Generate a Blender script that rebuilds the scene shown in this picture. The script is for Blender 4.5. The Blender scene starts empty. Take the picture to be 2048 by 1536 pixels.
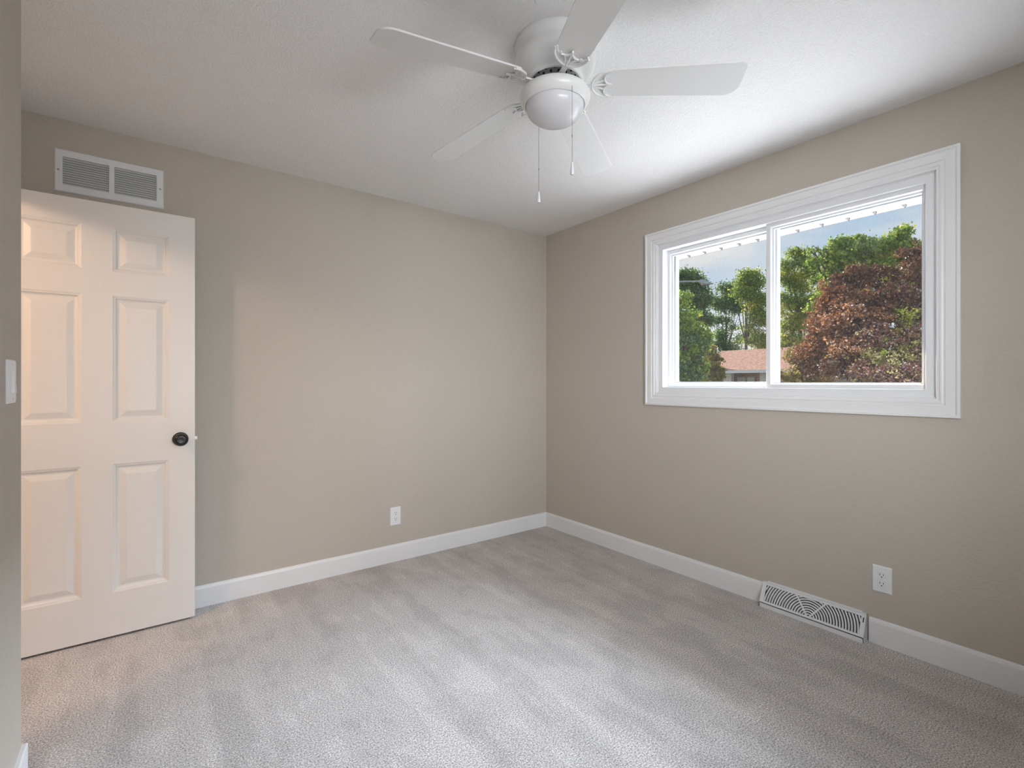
import bpy, bmesh, math, random
import numpy as np
from mathutils import Vector, Matrix, Euler

random.seed(7)
rng = np.random.default_rng(11)
S = bpy.context.scene
COL = S.collection
PI = math.pi

# ------------------------------------------------------------------ camera, sky, sun, daylight, exposure
W, B, H = 2.698, 3.089, 2.438            # window wall x, back wall y, ceiling height
LX, RY = -0.297, -0.44                   # left wall x, rear wall y
YAW, FOC, CX, HY, CZ = math.radians(37.1), 971.0, 1024.0, 765.0, 1.204

cam_data = bpy.data.cameras.new('camera')
cam = bpy.data.objects.new('camera', cam_data)
COL.objects.link(cam)
cam.location = (0, 0, CZ)
cam.rotation_euler = (PI / 2, 0, -YAW)
cam_data.sensor_width = 36.0
cam_data.lens = FOC / 2048.0 * 36.0
cam_data.shift_y = -3.0 / 2048.0
cam_data.clip_start = 0.02
cam_data.clip_end = 500
S.camera = cam

vs = S.view_settings
S.display_settings.display_device = 'sRGB'
vs.view_transform = 'Standard'
vs.look = 'None'
vs.gamma = 1.0
vs.use_curve_mapping = False
vs.exposure = 0.19

world = bpy.data.worlds.new('sky')
S.world = world
world.use_nodes = True
nt = world.node_tree
nt.nodes.clear()
w_out = nt.nodes.new('ShaderNodeOutputWorld')
w_bg = nt.nodes.new('ShaderNodeBackground')
w_tc = nt.nodes.new('ShaderNodeTexCoord')
w_sep = nt.nodes.new('ShaderNodeSeparateXYZ')
w_ramp = nt.nodes.new('ShaderNodeValToRGB')
w_noise = nt.nodes.new('ShaderNodeTexNoise')
w_map = nt.nodes.new('ShaderNodeMapping')
w_cl = nt.nodes.new('ShaderNodeValToRGB')
w_mix = nt.nodes.new('ShaderNodeMix')
w_mix.data_type = 'RGBA'
nt.links.new(w_tc.outputs['Generated'], w_sep.inputs[0])
nt.links.new(w_sep.outputs['Z'], w_ramp.inputs[0])
e = w_ramp.color_ramp.elements
e[0].position = 0.0; e[0].color = (0.93, 0.93, 0.93, 1)
e[1].position = 0.30; e[1].color = (0.44, 0.60, 0.78, 1)
k = e.new(0.13); k.color = (0.68, 0.79, 0.92, 1)
nt.links.new(w_tc.outputs['Generated'], w_map.inputs[0])
w_map.inputs['Scale'].default_value = (2.2, 2.2, 7.0)
w_map.inputs['Location'].default_value = (0.4, 1.1, 0.3)
nt.links.new(w_map.outputs[0], w_noise.inputs['Vector'])
w_noise.inputs['Scale'].default_value = 2.0
w_noise.inputs['Detail'].default_value = 6
nt.links.new(w_noise.outputs['Fac'], w_cl.inputs[0])
w_cl.color_ramp.elements[0].position = 0.42
w_cl.color_ramp.elements[1].position = 0.66
nt.links.new(w_cl.outputs[0], w_mix.inputs['Factor'])
nt.links.new(w_ramp.outputs[0], w_mix.inputs['A'])
w_mix.inputs['B'].default_value = (0.86, 0.86, 0.87, 1)
nt.links.new(w_mix.outputs['Result'], w_bg.inputs['Color'])
w_bg.inputs['Strength'].default_value = 1.04
nt.links.new(w_bg.outputs[0], w_out.inputs['Surface'])


def light(name, kind, loc, energy, color, target=None, size=None, size_y=None, **kw):
    d = bpy.data.lights.new(name, kind)
    d.energy = energy
    d.color = color
    if kind == 'AREA':
        d.shape = 'RECTANGLE'
        d.size = size
        d.size_y = size_y
    for a, v in kw.items():
        setattr(d, a, v)
    o = bpy.data.objects.new(name, d)
    o.location = loc
    if target is not None:
        o.rotation_euler = (Vector(target) - Vector(loc)).to_track_quat('-Z', 'Y').to_euler()
    COL.objects.link(o)
    return o


sun_dir = Vector((0.367, 0.83, 0.42)).normalized()
light('evening_sun', 'SUN', (0, 0, 10), 9.0, (1.0, 0.84, 0.62), target=-sun_dir * 10 + Vector((0, 0, 10)), angle=math.radians(0.6))
# added area lamps outside the window, standing in for bright sky and sunlit ground
light('sky_fill_lamp', 'AREA', (8.6, 1.3, 6.4), 9000, (0.76, 0.86, 1.0), target=(2.76, 1.27, 1.6), size=8.0, size_y=4.5)
light('ground_fill_lamp', 'AREA', (4.6, 1.3, -0.40), 340, (0.97, 0.97, 1.0), target=(4.6, 1.3, 3.0), size=7.0, size_y=3.2)
light('rear_fill_lamp', 'AREA', (-0.65, -3.3, 1.9), 520, (0.95, 0.97, 1.0), target=(1.1, 0.3, 1.35), size=5.4, size_y=2.6)  # added fill lamp, shines in through the added rear opening


# ------------------------------------------------------------------ helpers
def ray(px, py):
    r = (px - CX) / FOC
    u = (HY - py) / FOC
    fx, fy = math.sin(YAW), math.cos(YAW)
    return Vector((fx + r * fy, fy - r * fx, u))


def at(px, py, d):                       # a photo direction taken to a depth in metres
    v = ray(px, py) * d
    return Vector((v.x, v.y, CZ + v.z))


class MB:
    """collects vertices and faces, then links them as ONE mesh object"""
    def __init__(s):
        s.v = []; s.f = []; s.m = []

    def add(s, verts, faces, mi=0):
        b = len(s.v)
        s.v += [tuple(p) for p in verts]
        s.f += [tuple(i + b for i in f) for f in faces]
        s.m += [mi] * len(faces)

    def box(s, x0, x1, y0, y1, z0, z1, mi=0):
        s.add([(x0, y0, z0), (x1, y0, z0), (x1, y1, z0), (x0, y1, z0),
               (x0, y0, z1), (x1, y0, z1), (x1, y1, z1), (x0, y1, z1)],
              [(0, 3, 2, 1), (4, 5, 6, 7), (0, 1, 5, 4), (1, 2, 6, 5), (2, 3, 7, 6), (3, 0, 4, 7)], mi)

    def loops(s, rings, closed_ring=True, closed_path=False, cap=False, mi=0):
        b = len(s.v); n = len(rings[0])
        for r in rings:
            s.v += [tuple(p) for p in r]
        m = len(rings)
        for i in range(m if closed_path else m - 1):
            j = (i + 1) % m
            for a in range(n if closed_ring else n - 1):
                c = (a + 1) % n
                s.f.append((b + i * n + a, b + i * n + c, b + j * n + c, b + j * n + a)); s.m.append(mi)
        if cap:
            s.f.append(tuple(b + a for a in range(n))); s.m.append(mi)
            s.f.append(tuple(b + (m - 1) * n + a for a in range(n))); s.m.append(mi)

    def lathe(s, prof, M=None, n=48, mi=0):
        rings = []
        for r, z in prof:
            ring = [Vector((r * math.cos(2 * PI * i / n), r * math.sin(2 * PI * i / n), z)) for i in range(n)]
            if M is not None:
                ring = [M @ p for p in ring]
            rings.append(ring)
        s.loops(rings, cap=True, mi=mi)

    def tube(s, pts, rad, n=8, mi=0):
        pts = [Vector(p) for p in pts]
        rings = []
        up = Vector((0, 0, 1))
        for i, p in enumerate(pts):
            t = (pts[min(i + 1, len(pts) - 1)] - pts[max(i - 1, 0)]).normalized()
            a = t.cross(up)
            if a.length < 1e-3:
                a = t.cross(Vector((1, 0, 0)))
            a.normalize()
            b2 = t.cross(a).normalized()
            r = rad[i] if isinstance(rad, (list, tuple)) else rad
            rings.append([p + r * (math.cos(2 * PI * q / n) * a + math.sin(2 * PI * q / n) * b2) for q in range(n)])
        s.loops(rings, cap=True, mi=mi)

    def prism(s, poly, z0, z1, mi=0):
        n = len(poly)
        s.add([(x, y, z0) for x, y in poly] + [(x, y, z1) for x, y in poly],
              [tuple(range(n))[::-1], tuple(range(n, 2 * n))] + [(i, (i + 1) % n, n + (i + 1) % n, n + i) for i in range(n)], mi)

    def build(s, name, mat, parent=None, smooth=None, bevel=0, segs=2, recalc=True):
        me = bpy.data.meshes.new(name)
        me.from_pydata(s.v, [], s.f)
        for mm in (mat if isinstance(mat, (list, tuple)) else [mat]):
            me.materials.append(mm)
        me.polygons.foreach_set('material_index', s.m)
        if recalc:
            bm = bmesh.new(); bm.from_mesh(me)
            bmesh.ops.recalc_face_normals(bm, faces=bm.faces)
            bm.to_mesh(me); bm.free()
        if smooth is not None:
            me.shade_smooth()
            me.set_sharp_from_angle(angle=math.radians(smooth))
        o = bpy.data.objects.new(name, me)
        COL.objects.link(o)
        if parent is not None:
            o.parent = parent
        if bevel:
            md = o.modifiers.new('bevel', 'BEVEL')
            md.width = bevel; md.segments = segs; md.limit_method = 'ANGLE'; md.angle_limit = math.radians(40)
        return o


def tag(o, label=None, cat=None, group=None, kind=None):
    if label: o['label'] = label
    if cat: o['category'] = cat
    if group: o['group'] = group
    if kind: o['kind'] = kind
    return o


def empty(name, loc=(0, 0, 0), rot=(0, 0, 0)):
    o = bpy.data.objects.new(name, None)
    o.empty_display_size = 0.1
    o.location = loc
    o.rotation_euler = rot
    COL.objects.link(o)
    return o


def structure(o, label=None, cat=None):
    return tag(o, label, cat, kind='structure')


def copy_tree(o, parent=None):
    c = o.copy()
    COL.objects.link(c)
    if parent is not None:
        c.parent = parent
    for ch in [q for q in KIDS.get(o.name, [])]:
        copy_tree(ch, c)
    return c


KIDS = {}


def note_kids(root):
    for o in bpy.data.objects:
        if o.parent is not None:
            KIDS.setdefault(o.parent.name, [])
            if o not in KIDS[o.parent.name]:
                KIDS[o.parent.name].append(o)


# ------------------------------------------------------------------ materials
def mat_new(name):
    m = bpy.data.materials.new(name)
    m.use_nodes = True
    t = m.node_tree
    return m, t, t.nodes['Principled BSDF'], t.nodes['Material Output']


def plain(name, color, rough=0.5, spec=0.5, metal=0.0, coat=0.0):
    m, t, p, o = mat_new(name)
    p.inputs['Base Color'].default_value = (*color, 1)
    p.inputs['Roughness'].default_value = rough
    p.inputs['Specular IOR Level'].default_value = spec
    p.inputs['Metallic'].default_value = metal
    p.inputs['Coat Weight'].default_value = coat
    return m


def noise_node(t, scale, detail=2.0, rough=0.5, vec=None, mapping=None):
    n = t.nodes.new('ShaderNodeTexNoise')
    n.inputs['Scale'].default_value = scale
    n.inputs['Detail'].default_value = detail
    n.inputs['Roughness'].default_value = rough
    tc = t.nodes.new('ShaderNodeTexCoord')
    src = tc.outputs['Object']
    if mapping:
        mp = t.nodes.new('ShaderNodeMapping')
        mp.inputs['Scale'].default_value = mapping
        t.links.new(src, mp.inputs[0]); src = mp.outputs[0]
    t.links.new(src, n.inputs['Vector'])
    return n


def ramp_node(t, src, stops):
    r = t.nodes.new('ShaderNodeValToRGB')
    el = r.color_ramp.elements
    el[0].position, el[0].color = stops[0][0], (*stops[0][1], 1)
    el[1].position, el[1].color = stops[-1][0], (*stops[-1][1], 1)
    for p, c in stops[1:-1]:
        x = el.new(p); x.color = (*c, 1)
    t.links.new(src, r.inputs[0])
    return r


def textured(name, color, scale, strength, dist, rough=0.8, spread=0.03, detail=3.0, big=0.0):
    """matt paint with a sprayed texture"""
    m, t, p, o = mat_new(name)
    n = noise_node(t, scale, detail)
    lo = tuple(c * (1 - spread) for c in color); hi = tuple(c * (1 + spread) for c in color)
    r = ramp_node(t, n.outputs['Fac'], [(0.3, lo), (0.7, hi)])
    t.links.new(r.outputs[0], p.inputs['Base Color'])
    bp = t.nodes.new('ShaderNodeBump')
    bp.inputs['Strength'].default_value = strength
    bp.inputs['Distance'].default_value = dist
    t.links.new(n.outputs['Fac'], bp.inputs['Height'])
    t.links.new(bp.outputs[0], p.inputs['Normal'])
    p.inputs['Roughness'].default_value = rough
    p.inputs['Specular IOR Level'].default_value = 0.3
    return m


M_WALL = textured('beige_wall_paint', (0.545, 0.497, 0.435), 130, 0.45, 0.004, 0.75, 0.02)
M_CEIL = textured('white_ceiling_stipple', (0.88, 0.87, 0.87), 150, 0.6, 0.005, 0.9, 0.03)
M_TRIM = plain('white_trim_paint', (0.84, 0.84, 0.85), 0.35)
M_VINYL = plain('white_vinyl', (0.83, 0.84, 0.86), 0.3)
M_PLASTIC = plain('white_plastic', (0.84, 0.84, 0.86), 0.3)
M_FAN = plain('white_fan_enamel', (0.84, 0.84, 0.84), 0.28)
M_BLADE = plain('white_blade_laminate', (0.82, 0.82, 0.82), 0.45)
M_GLASSBOWL = plain('frosted_white_glass', (0.76, 0.76, 0.80), 0.25)
M_GREY = plain('grey_metal', (0.42, 0.43, 0.42), 0.4, metal=0.3)
M_STEEL = plain('dull_steel', (0.45, 0.42, 0.40), 0.35, metal=0.9)
M_DARK = plain('dark_hole', (0.02, 0.02, 0.022), 0.8)
M_DUCT = plain('dark_grey_duct', (0.20, 0.21, 0.23), 0.7)
M_BLACK = plain('matt_black_knob', (0.012, 0.012, 0.014), 0.32)
M_LOUVER = plain('grey_white_louver', (0.62, 0.64, 0.65), 0.45)
M_METALWHITE = plain('white_enamelled_metal', (0.80, 0.81, 0.83), 0.35)


def carpet_mat():
    m, t, p, o = mat_new('beige_carpet_pile')
    fine = noise_node(t, 185, 3.0, 0.8)
    r = ramp_node(t, fine.outputs['Fac'], [(0.36, (0.20, 0.175, 0.16)), (0.50, (0.52, 0.48, 0.455)), (0.62, (0.82, 0.79, 0.77))])
    # vacuum strokes: shading of leaning pile put into the colour along the window wall
    band = noise_node(t, 1.0, 2.0, 0.55, mapping=(6.5, 0.42, 1.0))
    blot = noise_node(t, 5.5, 3.0, 0.6, mapping=(1.2, 0.7, 1.0))
    add = t.nodes.new('ShaderNodeMix'); add.data_type = 'FLOAT'
    add.inputs['Factor'].default_value = 0.46
    t.links.new(band.outputs['Fac'], add.inputs['A']); t.links.new(blot.outputs['Fac'], add.inputs['B'])
    nap = ramp_node(t, add.outputs['Result'], [(0.40, (0.84, 0.84, 0.84)), (0.46, (0.90, 0.90, 0.90)), (0.485, (0.98, 0.98, 0.98)), (0.55, (1.0, 1.0, 1.0)), (0.58, (1.10, 1.10, 1.10))])
    mul = t.nodes.new('ShaderNodeMix'); mul.data_type = 'RGBA'; mul.blend_type = 'MULTIPLY'
    mul.inputs['Factor'].default_value = 1.0
    t.links.new(r.outputs[0], mul.inputs['A']); t.links.new(nap.outputs[0], mul.inputs['B'])
    t.links.new(mul.outputs['Result'], p.inputs['Base Color'])
    bp = t.nodes.new('ShaderNodeBump')
    bp.inputs['Strength'].default_value = 0.3
    bp.inputs['Distance'].default_value = 0.003
    t.links.new(fine.outputs['Fac'], bp.inputs['Height'])
    t.links.new(bp.outputs[0], p.inputs['Normal'])
    p.inputs['Roughness'].default_value = 0.95
    p.inputs['Specular IOR Level'].default_value = 0.15
    p.inputs['Sheen Weight'].default_value = 0.15
    return m


M_CARPET = carpet_mat()


def door_mat():
    m, t, p, o = mat_new('white_moulded_door')
    p.inputs['Base Color'].default_value = (0.80, 0.775, 0.75, 1)
    p.inputs['Roughness'].default_value = 0.42
    n = noise_node(t, 1.0, 4.0, 0.6, mapping=(130, 130, 7))
    bp = t.nodes.new('ShaderNodeBump')
    bp.inputs['Strength'].default_value = 0.18
    bp.inputs['Distance'].default_value = 0.0025
    t.links.new(n.outputs['Fac'], bp.inputs['Height'])
    t.links.new(bp.outputs[0], p.inputs['Normal'])
    return m


M_DOOR = door_mat()


def pane_mat():
    m, t, p, o = mat_new('clear_window_glass')
    t.nodes.remove(p)
    tr = t.nodes.new('ShaderNodeBsdfTransparent'); tr.inputs[0].default_value = (0.985, 0.99, 0.988, 1)
    gl = t.nodes.new('ShaderNodeBsdfGlossy'); gl.inputs['Roughness'].default_value = 0.02
    lw = t.nodes.new('ShaderNodeLayerWeight'); lw.inputs[0].default_value = 0.5      # facing = 1 - |cos|
    pw = t.nodes.new('ShaderNodeMath'); pw.operation = 'POWER'; pw.inputs[1].default_value = 5.0
    fr = t.nodes.new('ShaderNodeMath'); fr.operation = 'MULTIPLY_ADD'; fr.inputs[1].default_value = 0.96; fr.inputs[2].default_value = 0.035
    t.links.new(lw.outputs['Facing'], pw.inputs[0]); t.links.new(pw.outputs[0], fr.inputs[0])
    mx = t.nodes.new('ShaderNodeMixShader')
    t.links.new(fr.outputs[0], mx.inputs[0]); t.links.new(tr.outputs[0], mx.inputs[1]); t.links.new(gl.outputs[0], mx.inputs[2])
    t.links.new(mx.outputs[0], o.inputs['Surface'])
    return m


def screen_mat():
    m, t, p, o = mat_new('fine_insect_mesh')
    t.nodes.remove(p)
    tr = t.nodes.new('ShaderNodeBsdfTransparent')
    df = t.nodes.new('ShaderNodeBsdfDiffuse'); df.inputs[0].default_value = (0.05, 0.05, 0.05, 1)
    tl = t.nodes.new('ShaderNodeBsdfTranslucent'); tl.inputs[0].default_value = (0.03, 0.028, 0.027, 1)
    ad = t.nodes.new('ShaderNodeMixShader'); ad.inputs[0].default_value = 0.5
    t.links.new(df.outputs[0], ad.inputs[1]); t.links.new(tl.outputs[0], ad.inputs[2])
    tc = t.nodes.new('ShaderNodeTexCoord')
    sp = t.nodes.new('ShaderNodeSeparateXYZ')
    t.links.new(tc.outputs['Object'], sp.inputs[0])
    outs = []
    for ax in ('Y', 'Z'):                       # threads every 2.6 mm each way
        a = t.nodes.new('ShaderNodeMath'); a.operation = 'MULTIPLY'; a.inputs[1].default_value = 1 / 0.0026
        b = t.nodes.new('ShaderNodeMath'); b.operation = 'FRACT'
        c = t.nodes.new('ShaderNodeMath'); c.operation = 'LESS_THAN'; c.inputs[1].default_value = 0.055
        t.links.new(sp.outputs[ax], a.inputs[0]); t.links.new(a.outputs[0], b.inputs[0]); t.links.new(b.outputs[0], c.inputs[0])
        outs.append(c)
    mxx = t.nodes.new('ShaderNodeMath'); mxx.operation = 'MAXIMUM'
    t.links.new(outs[0].outputs[0], mxx.inputs[0]); t.links.new(outs[1].outputs[0], mxx.inputs[1])
    mx = t.nodes.new('ShaderNodeMixShader')
    t.links.new(mxx.outputs[0], mx.inputs[0]); t.links.new(tr.outputs[0], mx.inputs[1]); t.links.new(ad.outputs[0], mx.inputs[2])
    t.links.new(mx.outputs[0], o.inputs['Surface'])
    return m


M_PANE = pane_mat()
M_SCREEN = screen_mat()


def leaf_mat(name, stops, transl=0.4, rough=0.45, spec=0.4):
    m, t, p, o = mat_new(name)
    g = t.nodes.new('ShaderNodeNewGeometry')
    r = ramp_node(t, g.outputs['Random Per Island'], stops)
    t.links.new(r.outputs[0], p.inputs['Base Color'])
    p.inputs['Roughness'].default_value = rough
    p.inputs['Specular IOR Level'].default_value = spec
    tl = t.nodes.new('ShaderNodeBsdfTranslucent')
    t.links.new(r.outputs[0], tl.inputs[0])
    mx = t.nodes.new('ShaderNodeMixShader'); mx.inputs[0].default_value = transl
    t.links.new(p.outputs[0], mx.inputs[1]); t.links.new(tl.outputs[0], mx.inputs[2])
    t.links.new(mx.outputs[0], o.inputs['Surface'])
    return m


M_LEAF_RED = leaf_mat('crimson_maple_leaves', [(0.0, (0.04, 0.02, 0.026)), (0.3, (0.13, 0.045, 0.038)), (0.55, (0.25, 0.095, 0.045)), (0.75, (0.085, 0.055, 0.06)), (0.9, (0.34, 0.25, 0.07)), (1.0, (0.50, 0.34, 0.30))], 0.5, 0.35, 0.6)
M_LEAF_GREEN = leaf_mat('fresh_green_leaves', [(0.0, (0.08, 0.19, 0.05)), (0.5, (0.25, 0.40, 0.07)), (0.85, (0.44, 0.55, 0.11)), (1.0, (0.70, 0.68, 0.15))], 0.55)
M_LEAF_DEEP = leaf_mat('deep_green_leaves', [(0.0, (0.05, 0.14, 0.075)), (0.6, (0.15, 0.29, 0.11)), (1.0, (0.36, 0.47, 0.14))], 0.5)
M_LEAF_LIME = leaf_mat('yellow_green_leaves', [(0.0, (0.24, 0.34, 0.06)), (0.5, (0.48, 0.54, 0.09)), (1.0, (0.78, 0.68, 0.12))], 0.55)
M_LEAF_RUST = leaf_mat('rusty_brown_leaves', [(0.0, (0.07, 0.03, 0.022)), (0.5, (0.21, 0.085, 0.038)), (0.85, (0.36, 0.16, 0.055)), (1.0, (0.52, 0.36, 0.27))], 0.5, 0.35, 0.6)
M_LEAF_OLIVE = leaf_mat('olive_leaves', [(0.0, (0.19, 0.17, 0.08)), (0.5, (0.37, 0.33, 0.13)), (1.0, (0.58, 0.48, 0.18))], 0.5)
M_BARK = textured('grey_brown_bark', (0.13, 0.11, 0.095), 14, 0.5, 0.02, 0.9, 0.3)


def brick_mat(name, c1, c2, mortar, sx=1.0):
    m, t, p, o = mat_new(name)
    tc = t.nodes.new('ShaderNodeTexCoord')
    mp = t.nodes.new('ShaderNodeMapping'); mp.inputs['Rotation'].default_value = (PI / 2, 0, PI / 2)
    b = t.nodes.new('ShaderNodeTexBrick')
    b.inputs['Scale'].default_value = 1.0
    b.inputs['Brick Width'].default_value = 0.42; b.inputs['Row Height'].default_value = 0.14
    b.inputs['Mortar Size'].default_value = 0.02
    b.inputs['Color1'].default_value = (*c1, 1); b.inputs['Color2'].default_value = (*c2, 1); b.inputs['Mortar'].default_value = (*mortar, 1)
    sp = t.nodes.new('ShaderNodeSeparateXYZ'); cb = t.nodes.new('ShaderNodeCombineXYZ')
    t.links.new(tc.outputs['Object'], sp.inputs[0])
    t.links.new(sp.outputs['Y'], cb.inputs['X']); t.links.new(sp.outputs['Z'], cb.inputs['Y'])
    t.links.new(cb.outputs[0], b.inputs['Vector'])
    t.nodes.remove(mp)
    t.links.new(b.outputs['Color'], p.inputs['Base Color'])
    p.inputs['Roughness'].default_value = 0.9
    return m


M_BRICK = brick_mat('brown_brick', (0.50, 0.31, 0.22), (0.38, 0.23, 0.17), (0.55, 0.47, 0.42))
M_BRICKW = brick_mat('white_painted_brick', (0.90, 0.86, 0.85), (0.84, 0.79, 0.78), (0.62, 0.55, 0.52))
M_SHINGLE = textured('reddish_roof_shingles', (0.46, 0.275, 0.24), 7.0, 0.3, 0.02, 0.9, 0.4, detail=8)
M_GUTTER = plain('white_painted_fascia', (0.78, 0.78, 0.82), 0.5)
M_LAWN = textured('lawn_grass', (0.10, 0.115, 0.065), 3.0, 0.3, 0.03, 0.95, 0.3, detail=6)
M_SOFFIT = plain('white_vinyl_soffit', (0.86, 0.86, 0.88), 0.5)
M_CURTAIN = plain('pale_window_curtain', (0.70, 0.68, 0.68), 0.8)
M_LAMPHEAD = plain('weathered_grey_aluminium', (0.30, 0.34, 0.36), 0.4, metal=0.4)
M_LENS = plain('amber_lamp_lens', (0.55, 0.40, 0.34), 0.3)


# ------------------------------------------------------------------ room shell
WT = 0.18                                            # outside wall thickness
OY0, OY1, OZ0, OZ1 = 0.561, 1.982, 1.136, 2.112     # window rough opening

b = MB(); b.box(-2.0, W + WT, RY - 0.15, B + 0.15, -0.06, 0.0)
structure(b.build('floor', M_CARPET), 'pale beige cut pile carpet with vacuum marks', 'carpet')
b = MB(); b.box(LX - 1.75, W + WT, RY - 0.15, B + 0.15, H, H + 0.10)
structure(b.build('ceiling', M_CEIL), 'white stippled ceiling', 'ceiling')

b = MB()
b.box(W, W + WT, RY - 0.15, OY0, 0, H); b.box(W, W + WT, OY1, B + 0.15, 0, H)
b.box(W, W + WT, OY0, OY1, 0, OZ0); b.box(W, W + WT, OY0, OY1, OZ1, H)
structure(b.build('wall_right', M_WALL), 'beige textured wall around the sliding window', 'wall')
b = MB(); b.box(-2.0, W, B, B + 0.15, 0, H)
structure(b.build('wall_back', M_WALL), 'beige textured wall behind the open door', 'wall')
b = MB(); b.box(LX - 0.29, LX, RY - 0.15, 2.06, 0, H)
structure(b.build('wall_left', M_WALL, bevel=0.004), 'pale wall end with the light switch at the left edge', 'wall')
# rear wall with an added opening, cut to let fill light in
RX0, RX1, RZ0, RZ1 = 0.12, 1.62, 0.85, 2.15
b = MB()
b.box(LX, RX0, RY - 0.15, RY, 0, H); b.box(RX1, W, RY - 0.15, RY, 0, H)
b.box(RX0, RX1, RY - 0.15, RY, 0, RZ0); b.box(RX0, RX1, RY - 0.15, RY, RZ1, H)
structure(b.build('wall_rear', M_WALL), 'beige wall behind the camera', 'wall')

# doorway wall and hall beyond it
DX = -0.587                                          # room face of the doorway wall
b = MB()
b.box(DX - 0.11, DX, 2.06, 2.15, 0, H); b.box(DX - 0.11, DX, 2.96, B, 0, H); b.box(DX - 0.11, DX, 2.15, 2.96, 2.055, H)
structure(b.build('wall_doorway', M_WALL), 'beige wall around the bedroom doorway', 'wall')
b = MB()
b.box(-2.0, -1.9, 0.6, B, 0, H); b.box(-1.9, LX - 0.29, 0.6, 0.7, 0, H)
structure(b.build('wall_hall', M_WALL), 'beige hall wall beyond the doorway', 'wall')
light('hall_ceiling_lamp', 'POINT', (-1.55, 1.75, 2.28), 44, (1.0, 0.70, 0.48), shadow_soft_size=0.07)


# baseboards: flat board with a sloped top
def baseboard(name, pts, flip=1, h=0.114, t=0.013, label=None):
    """pts: straight wall line (x,y)->(x,y); the board stands on its left side * flip"""
    (x0, y0), (x1, y1) = pts
    d = Vector((x1 - x0, y1 - y0, 0)).normalized()
    n = Vector((-d.y, d.x, 0)) * flip
    prof = [(-0.004, 0), (t, 0), (t, h - 0.016), (t - 0.003, h - 0.006), (t - 0.008, h), (-0.004, h)]
    rings = [[Vector((x, y, 0)) + n * u + Vector((0, 0, z)) for u, z in prof] for x, y in ((x0, y0), (x1, y1))]
    m = MB(); m.loops(rings, cap=True)
    return structure(m.build(name, M_TRIM), label, 'baseboard')


baseboard('baseboard_back', ((W, B), (-0.57, B)), 1, label='white baseboard along the back wall')
baseboard('baseboard_right', ((W, B), (W, 1.283)), -1, label='white baseboard from the corner to the floor register')
baseboard('baseboard_right_near', ((W, 0.800), (W, RY)), -1, label='white baseboard right of the floor register')
m = MB()
for poly in ([(LX - 0.004, RY), (LX + 0.013, RY), (LX + 0.013, 2.073), (LX - 0.004, 2.073)],
             [(LX - 0.29, 2.056), (LX - 0.004, 2.056), (LX - 0.004, 2.073), (LX - 0.29, 2.073)]):
    m.prism(poly, 0, 0.108)
structure(m.build('baseboard_left', M_TRIM, bevel=0.004), 'white baseboard end at the lower left corner', 'baseboard')


# ------------------------------------------------------------------ window
def sweep(m, prof, y0, y1, z0, z1, mi=0):
    """mitred rectangular frame; prof = closed list of (inset, depth outwards from the wall face)"""
    rings = []
    for sy, sz in ((0, 0), (1, 0), (1, 1), (0, 1)):
        ring = []
        for u, x in prof:
            ring.append(((W + x), (y0 + u if sy == 0 else y1 - u), (z0 + u if sz == 0 else z1 - u)))
        rings.append(ring)
    m.loops(rings, closed_path=True, mi=mi)


win = empty('window_1', (0, 0, 0))
structure(win, 'white sliding window with moulded casing and trees outside', 'window')
m = MB()
sweep(m, [(0, 0.002), (0, -0.020), (0.010, -0.022), (0.016, -0.017), (0.020, -0.017), (0.034, -0.019), (0.048, -0.016), (0.051, -0.012),
          (0.056, -0.012), (0.060, -0.014), (0.066, -0.013), (0.070, -0.009), (0.078, -0.008), (0.080, -0.006), (0.080, 0.002)],
      0.481, 2.062, 1.056, 2.192)
m.build('casing', M_TRIM, win, smooth=25)
m = MB()                                             # jamb liner and vinyl frame, stepping back towards the glass
sweep(m, [(0.0, 0.001), (0.003, 0.001), (0.003, 0.006), (0.007, 0.009), (0.036, 0.010), (0.039, 0.013), (0.039, 0.075), (0.039, WT + 0.012), (-0.030, WT + 0.012), (-0.030, WT + 0.001), (0.0, WT + 0.001)],
      OY0, OY1, OZ0, OZ1)
frame = m.build('frame', M_VINYL, win, smooth=25)
MY = 1.268                                           # meeting stile centre
# fixed lite on the right (room side track)
m = MB()
fy0, fy1, fz0, fz1 = OY0 + 0.039, 1.288, OZ0 + 0.039, OZ1 - 0.039
sweep(m, [(0.0, 0.031), (0.003, 0.029), (0.022, 0.029), (0.024, 0.031), (0.026, 0.046), (0.033, 0.050), (0.033, 0.066), (0.0, 0.066)], fy0 - 0.012, fy1, fz0 - 0.004, fz1 + 0.004)
sf = m.build('sash', M_VINYL, win, smooth=25)
m = MB(); m.box(W + 0.052, W + 0.056, fy0 + 0.012, fy1 - 0.030, fz0 + 0.024, fz1 - 0.024)
m.build('pane', M_PANE, sf)
# sliding sash on the left (outer track)
m = MB()
gy0, gy1 = 1.245, OY1 - 0.030
sweep(m, [(0.0, 0.071), (0.003, 0.069), (0.020, 0.069), (0.023, 0.071), (0.026, 0.084), (0.034, 0.088), (0.034, 0.100), (0.0, 0.100)], gy0, gy1, fz0, fz1)
sg = m.build('sash', M_VINYL, win, smooth=25)
m = MB(); m.box(W + 0.090, W + 0.094, gy0 + 0.030, gy1 - 0.030, fz0 + 0.028, fz1 - 0.028)
m.build('pane', M_PANE, sg)
m = MB()
sweep(m, [(0, 0.118), (0.030, 0.118), (0.030, 0.126), (0, 0.126)], OY0 + 0.030, OY1 - 0.030, OZ0 + 0.030, OZ1 - 0.030)
scf = m.build('screen_frame', plain('pale_grey_aluminium', (0.27, 0.29, 0.30), 0.5), win)
m = MB(); m.box(W + 0.1215, W + 0.1222, OY0 + 0.044, OY1 - 0.044, OZ0 + 0.044, OZ1 - 0.044)
tag(m.build('insect_screen', M_SCREEN, scf), 'fine grey insect mesh')

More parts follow.
